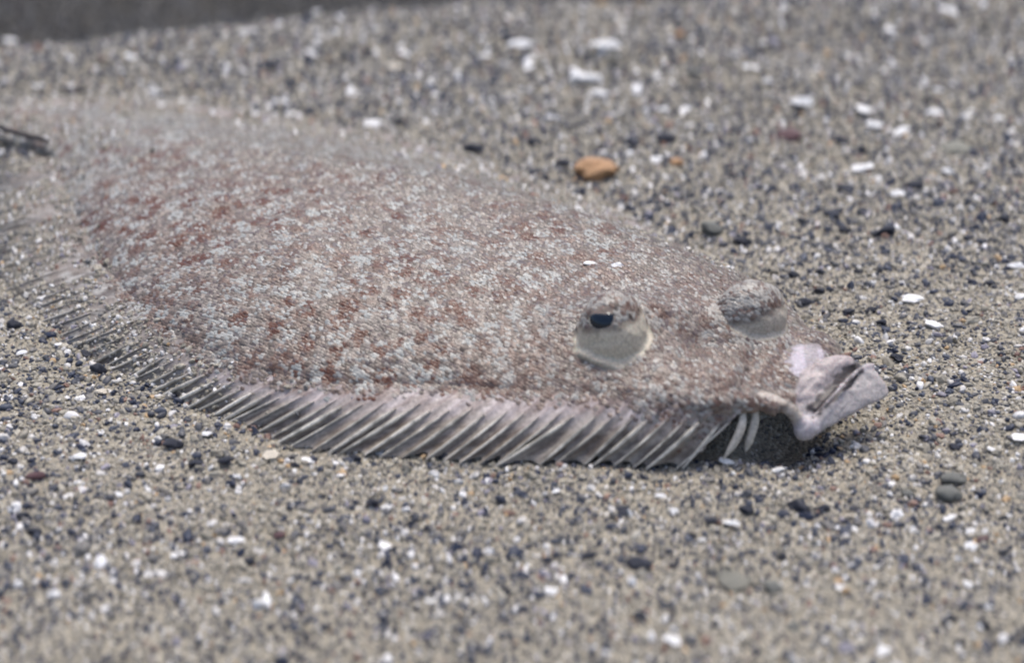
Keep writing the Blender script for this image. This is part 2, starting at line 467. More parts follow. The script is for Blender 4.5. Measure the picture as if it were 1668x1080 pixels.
def smooth_masks(p):
    """1 where the skin is bare and smooth (eye sleeves, jaws), and its colour; the mouth gap gets painted shade"""
    x, y, z = p.T
    cols = np.zeros((len(p), 3)); m = np.zeros(len(p))
    def put(mask, col):
        nonlocal cols, m
        mask = np.clip(mask, 0, 1)
        cols[:] = cols * (1 - mask[:, None]) + np.asarray(col) * mask[:, None]
        m = np.maximum(m, mask)
    nz = (fbm(x / .0016, y / .0016 + z / .0016, 90, 2) - .5) * .0016
    for E, rad, cut in ((EYE1, .0094, .0036), (EYE2 + np.array([0, .001, 0]), .0092, .0016)):
        d = np.linalg.norm((p - E - np.array([0, 0, -.002])), axis=1)
        ring = sstep(rad, rad - .0012, d) * sstep(cut, cut - .0030, z - E[2] + (x - E[0]) * (-.25) + nz) * sstep(.0035, .0, y - E[1])
        put(ring, (.58, .52, .41) if E is EYE1 else (.47, .42, .345))
    put(sstep(.0014, .0006, seg_dist(p, np.array(rim))) , (.52, .47, .37))
    wp = P(1322, 578, .0165)
    d = np.linalg.norm((p - wp) * np.array([1, .75, 1]), axis=1)
    put(sstep(.0070, .0044, d + nz * 2.2) * (.75 + .25 * sstep(.4, .6, fbm(x / .0010, z / .004, 93, 2))), (.47, .43, .475))
    put(sstep(.0046, .0034, seg_dist(p, UJ) + nz * .6), (.42, .365, .355))
    put(sstep(.0052, .0046, seg_dist(p, LJ)), (.45, .41, .395))
    put(sstep(.0016, .0009, seg_dist(p, LP)), (.50, .46, .46))
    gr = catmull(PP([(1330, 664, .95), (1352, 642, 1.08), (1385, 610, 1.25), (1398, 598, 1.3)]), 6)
    put(sstep(.0024, .0015, seg_dist(p, gr) + nz * 1.1) * .95, (.06, .05, .05))  # shade of the open mouth painted dark between the jaws
    put(sstep(.0020, .0012, seg_dist(p, GE)), (.45, .40, .35))
    put(sstep(.0042, .0030, np.linalg.norm(p - P(1312, 700, .005), axis=1)), (.50, .46, .47))
    return m, cols

c, u, v = skin_tone(bv.astype(float))
m, cc = smooth_masks(bv.astype(float))
c = c * (1 - m[:, None]) + cc * m[:, None]
# belly side under the rim stays pale
at = body_me.attributes.new('tone', 'FLOAT_COLOR', 'POINT')
c4 = np.ones((nb, 4), np.float32); c4[:, :3] = c; at.data.foreach_set('color', c4.ravel())
body_me.materials.append(M_SKIN)

fish = bpy.data.objects.new('flounder', None); COL.objects.link(fish)
fish.empty_display_size = .02
base = P(700, 430, 0); fish.location = base
fish['label'] = 'speckled brown and white flounder lying flat on the sand with one raised eye open'
fish['category'] = 'fish'
def part(name, me, parent=fish, label=None, kind=None):
    o = bpy.data.objects.new(name, me); COL.objects.link(o); o.parent = parent
    # vertices are in world space; cancel the empty's offset once, at the first level
    if parent is fish: o.location = -Vector(base)
    if label: o['label'] = label
    if kind: o['kind'] = kind
    return o
part('body', body_me)

# ------------------------------------------------------------------ fins
polys = [tuple(p.vertices) for p in body_me.polygons]
bvh = BVHTree.FromPolygons([tuple(v) for v in bv.tolist()], polys)
def px_curve(l): return catmull(np.array([P(a, b, c * CM) for a, b, c in l]), 8)
def resample(c, n):
    d = np.r_[0, np.cumsum(np.linalg.norm(np.diff(c, axis=0), axis=1))]; t = np.linspace(0, d[-1], n)
    return np.stack([np.interp(t, d, c[:, k]) for k in range(3)], -1)

NR_NEAR = 70
base_c = resample(px_curve([(a, b, z) for a, b, z in near_px]), 400)
bn = np.gradient(base_c[:, :2], axis=0); bn /= np.linalg.norm(bn, axis=1)[:, None]; bn = np.stack([bn[:, 1], -bn[:, 0]], -1)
if outline_dist(np.array([base_c[200, 0] + bn[200, 0] * .004]), np.array([base_c[200, 1] + bn[200, 1] * .004]))[0][0] < 0: bn = -bn
base_c[:, :2] += bn * .0010
for q_ in base_c:
    h_ = bvh.ray_cast(Vector((q_[0], q_[1], .1)), Vector((0, 0, -1)))
    if h_[0] is not None: q_[2] = h_[0].z + .0001
tip_px = [(1172, 744, .12), (1120, 756, .1), (1040, 760, .1), (950, 762, .1), (850, 762, .1), (740, 758, .1), (630, 752, .1), (540, 742, .12),
          (455, 722, .15), (385, 696, .15), (310, 668, .15), (235, 634, .15), (160, 594, .15), (80, 548, .15), (20, 500, .15), (-30, 440, .15), (-45, 380, .15), (-50, 320, .15), (-50, 270, .15)]
tip_c = px_curve(tip_px)
for k_, q_ in enumerate(tip_c): q_[2] = float(gz(q_[0], q_[1])) + .0006 - .0042 * float(sstep(.36, .62, k_ / len(tip_c)))
tip_c = resample(tip_c, 400)

def fin(name, bc, tc, nr, label, ray_r=.00042, lagk=0.0, pale=True, arch=.0, sub=5, seed=1):
    rg = np.random.default_rng(seed)
    nu = nr * sub + 1; nv = 22
    def at_(c, t): 
        f = np.clip(t, 0, 1) * (len(c) - 1); i = np.minimum(f.astype(int), len(c) - 2); k = (f - i)[..., None]
        return c[i] * (1 - k) + c[i + 1] * k
    U, V_ = np.meshgrid(np.linspace(0, 1, nu), np.linspace(0, 1, nv), indexing='ij')
    rayj = rg.normal(0, .30 / nr, nr + 1)
    def surf(U, V_):
        j = np.interp(U * nr, np.arange(nr + 1), rayj)
        Pb = at_(bc, U); Pt = at_(tc, U + j + lagk)
        # the rays drop first and then sweep back to their tips
        Pm = Pb * .50 + at_(tc, U - .30 * lagk) * .50 + np.array([0, 0, .0030])
        w = V_[..., None]
        p = Pb * (1 - w) ** 2 + 2 * Pm * w * (1 - w) + Pt * w ** 2
        return p
    G = surf(U, V_)
    # flutes: the membrane sinks between the rays, towards the fish
    ph = (U * nr) % 1.0
    Nn = np.cross(np.gradient(G, axis=0), np.gradient(G, axis=1)); Nn /= np.linalg.norm(Nn, axis=2)[..., None] + 1e-12
    Nn = np.where(Nn[..., 2:3] < 0, -Nn, Nn)
    sag = np.sin(ph * math.pi) * (.0001 + .0010 * V_) * (1 - .5 * sstep(.4, .7, U) * pale)
    edge = np.sin(ph * math.pi) * (.03 + .08 * rg.random(nr + 1)[np.minimum(np.floor(U * nr).astype(int), nr)]) * V_ ** 3
    G2 = surf(U, V_ * (1 - edge / 1.0)) - Nn * sag[..., None]
    pos = G2.reshape(-1, 3)
    k_id = np.floor(U * nr + .5).astype(int); r1 = rg.random(nr + 3)[k_id]; r2 = rg.random(nr + 3)[np.floor(U * nr).astype(int)]
    pn = fbm(pos[:, 0] / .0022, pos[:, 1] / .0022 + pos[:, 2] / .003, 55 + seed, 3)
    fine = fbm(pos[:, 0] / .0007, pos[:, 2] / .0009, 77 + seed, 2)
    Vf = V_.ravel(); dark = np.array([.13, .10, .078])
    c = np.tile(dark, (len(pos), 1)) * (.75 + .6 * fine)[:, None]
    c = mixc(c, (.34, .29, .27), sstep(.72, .40, Vf + (pn - .5) * .8 + (r2.ravel() - .5) * .22))
    if pale: c = mixc(c, (.50, .445, .44), sstep(.62, .36, Vf) * sstep(.02, .10, Vf) * sstep(.42, .58, pn + (r1.ravel() - .5) * .35) * .95)
    c = mixc(c, (.24, .15, .12), sstep(.60, .72, fbm(pos[:, 0] / .003, pos[:, 1] / .003, 99, 2)) * sstep(.45, .1, Vf) * .8)
    c = mixc(c, (.5, .47, .42), (sstep(.93, 1.0, Vf)) * .35)
    stripe = vnoise(U.ravel() * nr * 5, Vf * 2.5, 31 + seed)
    c = mixc(c, (.42, .39, .35), sstep(.50, .78, stripe) * sstep(.2, .5, Vf) * .45)
    c = mixc(c, (.42, .37, .31), sstep(.58, .72, vnoise(pos[:, 0] / .0012, pos[:, 1] / .0012 + pos[:, 2] / .0012, 78 + seed)) * sstep(.3, .5, Vf) * .55)
    line = np.exp(-((np.abs(ph.ravel() - .5) - .5) / .09) ** 2) * sstep(.5, .25, Vf) * sstep(0, .1, Vf)
    c = mixc(c, (.15, .10, .10), line * .55)
    fade = sstep(.36, .60, U.ravel()) if pale else np.full(len(pos), .55)
    mo = fbm(U.ravel() * nr * 1.3, Vf * 2.2, 44 + seed, 3); mo2 = fbm(pos[:, 0] / .0016, pos[:, 1] / .0016, 45 + seed, 2)
    fc = mixc(np.tile(np.array([.23, .20, .17]), (len(pos), 1)), (.10, .085, .07), sstep(.52, .66, mo)); fc = mixc(fc, (.38, .37, .34), sstep(.58, .72, mo2))
    c = c * (1 - .85 * fade[:, None]) + fc * .85 * fade[:, None]
    c = mixc(c, (.17, .11, .085), sstep(.56, .70, mo2) * sstep(.5, .2, Vf) * .6 * (1 - fade))
    me = mesh_from(name, pos, grid_faces(nu, nv), M_MEMB, True, c)
    fo = part(name, me, label=label)
    for k in range(nr + 1):
        vv = np.linspace(0.32 + .14 * rg.random(), 1.03, 15); uu = np.full(15, k / nr)
        path = surf(uu, np.minimum(vv, 1.0)); path[-1] += (path[-1] - path[-2]) * .3
        path = path + Nn[min(k * sub, nu - 1), 8] * .00012
        r = ray_r * np.interp(vv, [.36, .58, .78, 1.03], [.2, 1.0, .85, .3]) * rg.uniform(.55, 1.45) * (1 - .45 * float(sstep(.4, .7, k / nr)) * pale)
        V3, F3, T3 = tube(path, r, seg=6)
        me = pymesh('fin_ray', V3, F3 + T3, M_RAY)
        t3 = np.r_[np.repeat(vv, 6), vv[0], vv[-1]]
        base_col = np.array([.33, .29, .26]) * rg.uniform(.8, 1.15)
        cc = mixc(np.tile(base_col, (len(V3), 1)), np.array([.62, .59, .52]) * rg.uniform(.6, 1.15), sstep(.35, .6, t3 + rg.normal(0, .06, len(t3))))
        fk = float(sstep(.38, .7, k / nr)) if pale else .6
        cc = mixc(cc, (.28, .26, .235), np.full(len(cc), fk * .7))
        seg = (hsh(np.floor(t3 * 14), t3 * 0 + k, 5) < .30) & (t3 > .35)
        cc[seg] *= .55
        a_ = me.attributes.new('tone', 'FLOAT_COLOR', 'POINT')
        c4 = np.ones((len(V3), 4), np.float32); c4[:, :3] = cc; a_.data.foreach_set('color', c4.ravel())
        part('fin_ray', me, fo)
    return fo
ANAL = fin('anal_fin', base_c, tip_c, NR_NEAR, 'fringing fin along the near edge with pale rays and dark webbing', lagk=.027, seed=3)

far_base = resample(px_curve([(1255, 474, 1.0), (1200, 440, .85), (1100, 396, .65), (980, 350, .5), (850, 302, .45), (700, 252, .4), (550, 218, .4), (400, 196, .4), (250, 180, .4), (120, 174, .4), (20, 176, .4)]), 300)
dirn = np.array([-AX[1], AX[0]]);
if dirn[1] < 0: dirn = -dirn
far_tip = far_base.copy(); tw = np.linspace(0, 1, 300); wfin = .013 * np.sin(np.clip(tw * 1.3 + .12, 0, 1) * math.pi * .5 + .1)
far_tip[:, 0] += dirn[0] * wfin + AX[0] * .006; far_tip[:, 1] += dirn[1] * wfin + AX[1] * .006
for q_ in far_tip: q_[2] = float(gz(q_[0], q_[1])) + .001
DORSAL = fin('dorsal_fin', far_base, far_tip, 52, 'fringing fin along the far edge lying low on the sand', pale=False, seed=9, lagk=.02)

tailb = resample(px_curve([(-100, 232, .5), (-135, 205, .5), (-120, 186, .5)]), 60)
tailt = resample(px_curve([(-330, 240, .2), (-380, 190, .2), (-340, 150, .2)]), 60)
fin('tail_fin', tailb, tailt, 12, 'rounded tail fin at the far end of the body', pale=False, seed=12)

# pelvic fin: two pale pointed rays hanging in front of the dark gap under the chin
pf = part('pelvic_fin', pymesh('pelvic_fin', *(lambda t: (t[0], t[1] + t[2]))(tube(catmull(PP([(1208, 664, 1.05), (1222, 655, 1.14), (1240, 657, 1.08)]), 4), .0010, seg=8)), M_RAY))
a_ = pf.data.attributes.new('tone', 'FLOAT_COLOR', 'POINT'); a_.data.foreach_set('color', [.45, .41, .35, 1] * len(pf.data.vertices))
for lst, r0 in (([(1231, 660, 1.1), (1229, 688, .75), (1221, 716, .4), (1214, 737, .12)], .00105), ([(1211, 664, 1.1), (1208, 694, .8), (1196, 722, .45), (1178, 748, .12)], .0010)):
    path = catmull(PP(lst), 6); n = len(path)
    r = r0 * np.interp(np.linspace(0, 1, n), [0, .35, .75, 1], [.6, 1.0, .85, .12])
    V3, F3, T3 = tube(path, r, r * .5, up=(0, -1, .3), seg=8)
    me = pymesh('fin_ray', V3, F3 + T3, M_RAY)
    a_ = me.attributes.new('tone', 'FLOAT_COLOR', 'POINT'); a_.data.foreach_set('color', [.52, .48, .41, 1] * len(V3))
    part('fin_ray', me, pf)

# ------------------------------------------------------------------ scales
fv = []; fp = []
for fo_ in (ANAL, DORSAL):
    off_ = len(bv) + len(fv)
    fv += [tuple(v.co) for v in fo_.data.vertices]; fp += [tuple(i + off_ for i in p.vertices) for p in fo_.data.polygons]
bvh_all = BVHTree.FromPolygons([tuple(v) for v in bv.tolist()] + fv, polys + fp)
tilt = Vector((0, -.50, .87)).normalized()
right = Vector((1, 0, 0)); upv = tilt.cross(right)     # plane vectors
su, sv = .00086, .00072
ax3 = Vector((AX[0], AX[1], 0))
pu = ax3 - tilt * ax3.dot(tilt); pu.normalize(); pv = tilt.cross(pu)
ctr = Vector((float(A0[:, 0].mean()), float(A0[:, 1].mean()), 0))
pts = []; nrm = []
rr = random.Random(5)
NU, NV = int(.21 / su), int(.11 / sv)
for i in range(-NU, NU):
    for j in range(-NV, NV):
        o = ctr + pu * ((i + .5 * (j % 2) + rr.uniform(-.3, .3)) * su) + pv * ((j + rr.uniform(-.25, .25)) * sv)
        h = bvh_all.ray_cast(o + tilt * .2, -tilt, .4)
        if h[0] is None or h[0].z < .003: continue
        pts.append(h[0][:]); nrm.append(h[1][:])
pts = np.array(pts); nrm = np.array(nrm)
HP1 = np.array(bvh.ray_cast(Vector(CAMP), Vector(P(981, 519, .02) - CAMP).normalized())[0])
m, _ = smooth_masks(pts)
dd, _ = outline_dist(pts[:, 0], pts[:, 1])
wob = (fbm(pts[:, 0] / .004, pts[:, 1] / .004, 33, 2) - .5) * .003
edgep = sstep(-.0035, .0012, dd + wob)
ok = (m < .35) & (np.linalg.norm(pts - HP1, axis=1) > .0031) & (np.random.default_rng(77).random(len(dd)) < edgep)
# fewer scales on the snout
pts = pts[ok]; nrm = nrm[ok]
c, u, v = skin_tone(pts)
R1 = RNG.random(len(pts)); R2 = RNG.random(len(pts))
lat = 1.0
wu = u + (fbm(u / .003, v / .003, 8, 2) - .5) * .002; wv = v + (fbm(u / .003, v / .003, 18, 2) - .5) * .002
d1, id1 = worley(wu / .0062, wv / .0062, 101)
whitec = sstep(.40, .24, d1) * (id1 > .42) * (d1 > .06)
d1b, id1b = worley(wu / .0019, wv / .0019, 131)
headm = sstep(.25, .14, u / ALEN)
white = np.maximum(whitec * .8, (id1b > .84) * .75 * sstep(.6, .3, d1b))
d2, id2 = worley(wu / .0066, wv / .0066, 201)
brown = sstep(.46, .28, d2) * (id2 > .25) * (1 - whitec)
brown = brown * (.55 + .45 * sstep(.4, .6, fbm(u / .02, v / .02, 300, 2)))
var = .55 + .90 * RNG.random(len(pts)) ** 1.1
c = c * var[:, None]
vfar = sstep(-.006, .030, v * SGN - np.interp(u / ALEN, [0, .3, .7, 1], VMID) * SGN)
c = mixc(c, (.115, .040, .022), brown * (R1 < .88) * (.95 - .55 * vfar) * (1 - .5 * headm))
c = mixc(c, (.43, .455, .44), white * (1 - .1 * vfar) * (1 - .25 * headm) * (R2 < .62) * (.95 - .25 * headm))
c = mixc(c, (.43, .42, .39), (RNG.random(len(pts)) < .10 + .05 * headm) * .8)
c = mixc(c, (.15, .085, .065), headm * (RNG.random(len(pts)) < .30) * .7)
c = mixc(c, (.13, .10, .10), (RNG.random(len(pts)) < .12 + .08 * vfar) * .8)
# flakes: five corners, hind edge raised
T = np.tile(np.array([AX[0], AX[1], 0.]), (len(pts), 1)) + RNG.normal(0, .16, (len(pts), 3))
T -= nrm * (T * nrm).sum(1)[:, None]; T /= np.linalg.norm(T, axis=1)[:, None]
B = np.cross(nrm, T)
L = .00078 * (.8 + .5 * RNG.random(len(pts))); Wd = .00043 * (.8 + .5 * RNG.random(len(pts))); Hh = .00020 * (.6 + .9 * RNG.random(len(pts)))
def cor(a, b, h): return pts + T * (L * a)[:, None] + B * (Wd * b)[:, None] + nrm * (Hh * h)[:, None]
V = np.stack([cor(-.9, 0, -.2), cor(-.1, 1, .15), cor(.8, .55, .9), cor(.8, -.55, .9), cor(-.1, -1, .15), cor(.1, 0, .75), cor(.95, 0, .1)], 1).reshape(-1, 3)
lid = (np.minimum(np.linalg.norm(pts - EYE1, axis=1), np.linalg.norm(pts - EYE2, axis=1)) < .0105) & (RNG.random(len(pts)) < .5)
c = mixc(c, (.44, .42, .38), lid * .8)
b0 = (np.arange(len(pts)) * 7)[:, None]
F = np.concatenate([b0 + np.array([f]) for f in [(0, 4, 5), (0, 5, 1), (1, 5, 2), (4, 3, 5), (5, 3, 2), (3, 6, 2)]], 0)
part('scales', mesh_from('scales', V, F, M_SCALE, False, np.repeat(c, 7, 0)), kind='stuff')

# ------------------------------------------------------------------ eyes
def dir_to(pxy, z, E):
    d = P(pxy[0], pxy[1], z) - E; return d / np.linalg.norm(d)
def make_eye(center, radius, look, pup=(.0026, .0014), visible=True):
    look = Vector(look).normalized(); rot = look.to_track_quat('Z', 'X').to_matrix()
    # camera-right for the pupil's long axis
    ex = Vector((1, 0, 0)); ex = (ex - look * ex.dot(look)).normalized(); ey = look.cross(ex)
    V, F = ico(4)
    Vw = V * radius + np.array(center)
    me = mesh_from('eye', Vw, F, M_RAY, True, np.tile(np.array([.40, .36, .27]), (len(Vw), 1)))
    e = part('eye', me)
    def cap(name, a, b, lift, col, shape=lambda t: 1.0, mat=M_RAY):
        n = 36; rings = 8; vs = [center_pt(0, 0, a, b, lift)]
        for r in range(1, rings + 1):
            for k in range(n):
                t = 2 * math.pi * k / n
                vs.append(center_pt(r / rings * math.cos(t) * a, r / rings * math.sin(t) * b * shape(t) , a, b, lift * (1 - .25 * (r / rings) ** 4)))
        fs = [(0, 1 + k, 1 + (k + 1) % n) for k in range(n)]
        q = [(1 + (r - 1) * n + k, 1 + r * n + k, 1 + r * n + (k + 1) % n, 1 + (r - 1) * n + (k + 1) % n) for r in range(1, rings) for k in range(n)]
        me = pymesh(name, vs, fs + q, mat)
        if mat is M_RAY:
            a_ = me.attributes.new('tone', 'FLOAT_COLOR', 'POINT'); a_.data.foreach_set('color', [*(col), 1] * len(vs))
        o = part(name, me, e); return o
    def center_pt(x, y, a, b, lift):
        d = look + ex * (x / radius) + ey * (y / radius); d.normalize()
        p = Vector(center) + d * (radius + lift); return p[:]
    cap('iris_rim', pup[0] * 1.22, pup[1] * 1.5, .00030, (.62, .57, .45), lambda t: 1.0 if math.sin(t) < 0 else .3)
    m, nt, b = new_mat('eye_pupil'); b.inputs['Base Color'].default_value = (.004, .010, .020, 1); b.inputs['Roughness'].default_value = .12
    cap('pupil', pup[0], pup[1], .00048, None, lambda t: .95 if math.sin(t) < 0 else (.42 + .38 * abs(math.cos(t)) ** 2), m)
    return e
c1 = EYE1 + np.array([-.0012, -.0010, .0012])
look1 = dir_to((981, 517), c1[2] + .0052, c1)
# pupil sits where the photograph's line of sight to (981, 517) meets the turret
hit = bvh.ray_cast(Vector(CAMP), Vector(P(981, 519, .02) - CAMP).normalized())
hp = np.array(hit[0]); look1 = hp - c1; R_eye = np.linalg.norm(look1) + .0001
make_eye(c1, R_eye, look1, (.0033, .0025))
hit2 = bvh.ray_cast(Vector(EYE2) + Vector((.004, .03, .012)), Vector((-.004, -.03, -.012)).normalized())
c2 = np.array(EYE2) + np.array([.001, .0035, -.0005]); hp2 = np.array(hit2[0]) if hit2[0] else EYE2 + np.array([0, .007, 0])
make_eye(c2, np.linalg.norm(hp2 - c2) + .0001, hp2 - c2, (.0025, .0014))

# ------------------------------------------------------------------ loose grains (uncountable): geometry nodes instances
def scatter(n, seed):
    r = np.random.default_rng(seed)
    # trapezoid of ground seen by the camera, plus a margin for a step to the side
    y0, y1 = -.155, .50
    y = r.random(n * 2) ** .9 * (y1 - y0) + y0
    half = .115 + (y - y0) * .235 + .02
    x = (r.random(n * 2) * 2 - 1) * .27
    k = np.abs(x) < half
    x, y = x[k][:n], y[k][:n]
    return x, y, r
NG = 420000
gx_, gy_, r = scatter(NG, 4)
d_f, _ = outline_dist(gx_, gy_)
k = (d_f < .001)
gx_, gy_ = gx_[k], gy_[k]; n = len(gx_)
zz = gz(gx_, gy_)
size = np.exp(r.normal(math.log(.00031), .42, n)); size = np.clip(size, .00014, .0012)
patch = fbm(gx_ / .02, gy_ / .02, 500, 3)
coarse = sstep(.5, .62, patch) + sstep(.05, .18, gy_) * .6
size *= (1 + .30 * coarse)
med = r.random(n) < (.035 + .05 * sstep(-.02, .08, gy_) * (.4 + coarse)); size[med] = r.uniform(.00055, .00105, med.sum())
q = r.random(n); tone = np.zeros((n, 3))
base_a = np.array([.235, .215, .172]); base_b = np.array([.39, .36, .295])
t_ = r.random(n)[:, None]; tone[:] = base_a * (1 - t_) + base_b * t_
def setc(mask, a, b):
    t = r.random(mask.sum())[:, None]; tone[mask] = np.array(a) * (1 - t) + np.array(b) * t
pd = .12 + .07 * sstep(.02, .12, gy_) + .13 * sstep(.38, .62, fbm(gx_ / .030, gy_ / .030, 609, 2)) + .09 * sstep(.45, .65, fbm(gx_ / .008, gy_ / .008, 610, 2))
setc(q < pd, (.012, .018, .042), (.062, .072, .098))
setc((q > .40) & (q < .52), (.13, .125, .12), (.19, .18, .165))
setc((q > .80) & (q < .875), (.50, .48, .45), (.68, .67, .66))
setc((q > .875) & (q < .90), (.17, .10, .08), (.27, .17, .13))
setc((q > .90) & (q < .925), (.22, .21, .24), (.30, .28, .33))
setc((q > .925) & (q < .935), (.40, .27, .14), (.5, .35, .2))
wt = (q > .978) ; setc(wt, (.70, .69, .67), (.84, .83, .82)); size[wt] *= 1.15
rm_ = ridge_mask(gx_, gy_); tone *= (1 - .82 * rm_)[:, None]
mm = med & (r.random(n) < .35); t_ = r.random(mm.sum())[:, None]; tone[mm] = np.array([.04, .045, .06]) * (1 - t_) + np.array([.13, .13, .135]) * t_
under = np.zeros(n)
rot = r.random((n, 3)) * 2 * math.pi; rot[:, :2] = r.normal(0, .5, (n, 2))
scl = size[:, None] * np.stack([r.uniform(.8, 1.5, n), r.uniform(.7, 1.1, n), r.uniform(.5, .9, n)], -1)
pos = np.stack([gx_, gy_, zz + size * r.uniform(-.15, .45, n)], -1)
# grains that have settled on the fins and along the far flank
nd = 330000
dx_ = r.random(nd) * .30 - .17; dy_ = r.random(nd) * .30 - .07
dd_, _ = outline_dist(dx_, dy_)
ss_ = axis_s(dx_, dy_)
vv_ = (-(dx_ - SN[0]) * AX[1] + (dy_ - SN[1]) * AX[0]) * SGN
farside = vv_ > np.interp(ss_, [0, .3, .7, 1], VMID) * SGN
pk = np.where(farside, sstep(.026, -.004, dd_) * .6, sstep(.28, .50, ss_) * sstep(.003 + .010 * sstep(.6, 1.0, ss_), -.006, dd_) * .72)
pk *= sstep(.20, .52, fbm(dx_ / .008, dy_ / .008, 801, 2)) * (dd_ > -.03)
pk *= sstep(.10, .30, ss_)
sel = r.random(nd) < pk; ex = []
for a, b in zip(dx_[sel], dy_[sel]):
    h = bvh_all.ray_cast(Vector((a, b, .1)), Vector((0, 0, -1)), .2)
    if h[0] is not None and h[0].z > gz(a, b): ex.append(h[0][:])
ex = np.array(ex); ne = len(ex); cand = np.nonzero(tone.mean(1) > .14)[0]; pick = cand[r.integers(0, len(cand), ne)]
size_e = size[pick] * .75
pos = np.vstack([pos, ex + np.array([0, 0, 1]) * (size_e * .2)[:, None]])
tone = np.vstack([tone, tone[pick]]); rot = np.vstack([rot, rot[pick]]); scl = np.vstack([scl, scl[pick] * .75]); n = n + ne
gme = bpy.data.meshes.new('sand_grains'); gme.vertices.add(n); gme.vertices.foreach_set('co', pos.astype(np.float32).ravel())
def addattr(name, typ, key, arr):
    a = gme.attributes.new(name, typ, 'POINT'); a.data.foreach_set(key, np.ascontiguousarray(arr).ravel())
t4 = np.ones((n, 4), np.float32); t4[:, :3] = tone
addattr('tone', 'FLOAT_COLOR', 'color', t4); addattr('rot', 'FLOAT_VECTOR', 'vector', rot.astype(np.float32))
addattr('scl', 'FLOAT_VECTOR', 'vector', scl.astype(np.float32)); addattr('idx', 'INT', 'value', r.integers(0, 6, n).astype(np.int32))
gro = link('sand_grains', gme, kind='stuff')
ng = bpy.data.node_groups.new('grains', 'GeometryNodeTree')
ng.interface.new_socket('Geometry', in_out='INPUT', socket_type='NodeSocketGeometry'); ng.interface.new_socket('Geometry', in_out='OUTPUT', socket_type='NodeSocketGeometry')
N = ng.nodes.new; LK = ng.links.new
gi = N('NodeGroupInput'); go = N('NodeGroupOutput'); iop = N('GeometryNodeInstanceOnPoints'); m2p = N('GeometryNodeMeshToPoints')
LK(gi.outputs[0], m2p.inputs['Mesh']); LK(m2p.outputs[0], iop.inputs['Points'])
join = N('GeometryNodeJoinGeometry')
for s in range(6):
    ic = N('GeometryNodeMeshIcoSphere'); ic.inputs['Radius'].default_value = 1; ic.inputs['Subdivisions'].default_value = 2
    sp = N('GeometryNodeSetPosition'); nz = N('ShaderNodeTexNoise'); nz.noise_dimensions = '4D'; nz.inputs['Scale'].default_value = 1.1; nz.inputs['W'].default_value = s * 7.7
    nz.inputs['Detail'].default_value = 1
    sb = N('ShaderNodeVectorMath'); sb.operation = 'SUBTRACT'; sb.inputs[1].default_value = (.5, .5, .5)
    ml = N('ShaderNodeVectorMath'); ml.operation = 'SCALE'; ml.inputs['Scale'].default_value = 1.7
    LK(nz.outputs['Color'], sb.inputs[0]); LK(sb.outputs[0], ml.inputs[0]); LK(ml.outputs[0], sp.inputs['Offset'])
    sm_ = N('GeometryNodeSetMaterial'); sm_.inputs['Material'].default_value = M_GRAIN
    ss = N('GeometryNodeSetShadeSmooth'); ss.inputs['Shade Smooth'].default_value = (s % 2 == 0)
    g2 = N('GeometryNodeGeometryToInstance')
    LK(ic.outputs[0], sp.inputs[0]); LK(sp.outputs[0], sm_.inputs[0]); LK(sm_.outputs[0], ss.inputs[0]); LK(ss.outputs[0], g2.inputs[0]); LK(g2.outputs[0], join.inputs[0])
LK(join.outputs[0], iop.inputs['Instance']); iop.inputs['Pick Instance'].default_value = True
def named(nm, typ):
    a = N('GeometryNodeInputNamedAttribute'); a.data_type = typ; a.inputs['Name'].default_value = nm
    return [o for o in a.outputs if o.enabled and o.name == 'Attribute'][0]
LK(named('idx', 'INT'), iop.inputs['Instance Index'])
e2r = N('FunctionNodeEulerToRotation'); LK(named('rot', 'FLOAT_VECTOR'), e2r.inputs[0]); LK(e2r.outputs[0], iop.inputs['Rotation'])
LK(named('scl', 'FLOAT_VECTOR'), iop.inputs['Scale'])
LK(iop.outputs[0], go.inputs[0])
gm = gro.modifiers.new('grains', 'NODES'); gm.node_group = ng

# ------------------------------------------------------------------ single pebbles and shell chips
def pebble_mesh(name, mat, seed, flat=.55, rough_=.35, ang=False, sub=3):
    V, F = ico(sub); r = np.random.default_rng(seed)
    for _ in range(9 if ang else 4):                                # knock flats off the stone
        nn = r.normal(0, 1, 3); nn /= np.linalg.norm(nn); dcut = r.uniform(.45, .8) if ang else r.uniform(.7, .9)
        over = V @ nn - dcut; V = V - nn * np.maximum(over, 0)[:, None] * (.95 if ang else .8)
    V = V + (np.stack([vnoise(V[:, 0] * 2 + seed, V[:, 1] * 2 + V[:, 2], k) for k in range(3)], -1) - .5) * rough_
    V[:, 2] *= flat
    return mesh_from(name, V, F, mat, not ang)
def branch_mesh(name, mat, seed):
    r = np.random.default_rng(seed); Vs, Fs, off = [], [], 0
    for ang, ln in ((.1, 1.0), (2.3, .85), (3.5, .7), (5.2, .35)):
        a = ang + r.uniform(-.2, .2)
        path = np.array([[0, 0, 0], [math.cos(a) * ln * .5, math.sin(a) * ln * .5, .1], [math.cos(a + .2) * ln, math.sin(a + .2) * ln, r.uniform(0, .3)]])
        V, F, T = tube(catmull(path, 4), np.linspace(.30, .16, 9), seg=8)
        V = V + r.normal(0, .02, V.shape)
        Vs.append(V); Fs += [tuple(i + off for i in f) for f in F + T]; off += len(V)
    return pymesh(name, np.vstack(Vs), Fs, mat)
chipsW = [pebble_mesh('shell_chip', M_WHITE, 20 + k, .38, .4, True) for k in range(6)]
chipsC = [pebble_mesh('shell_chip', M_CREAM, 40 + k, .45, .4, True) for k in range(3)]
darks = [pebble_mesh('pebble', M_DARK, 60 + k, .6, .4, k % 2 == 0) for k in range(6)]
greys = [pebble_mesh('pebble', M_GREY, 80 + k, .6, .3) for k in range(3)]
purples = [pebble_mesh('pebble', M_PURPLE, 90 + k, .6, .3) for k in range(2)]

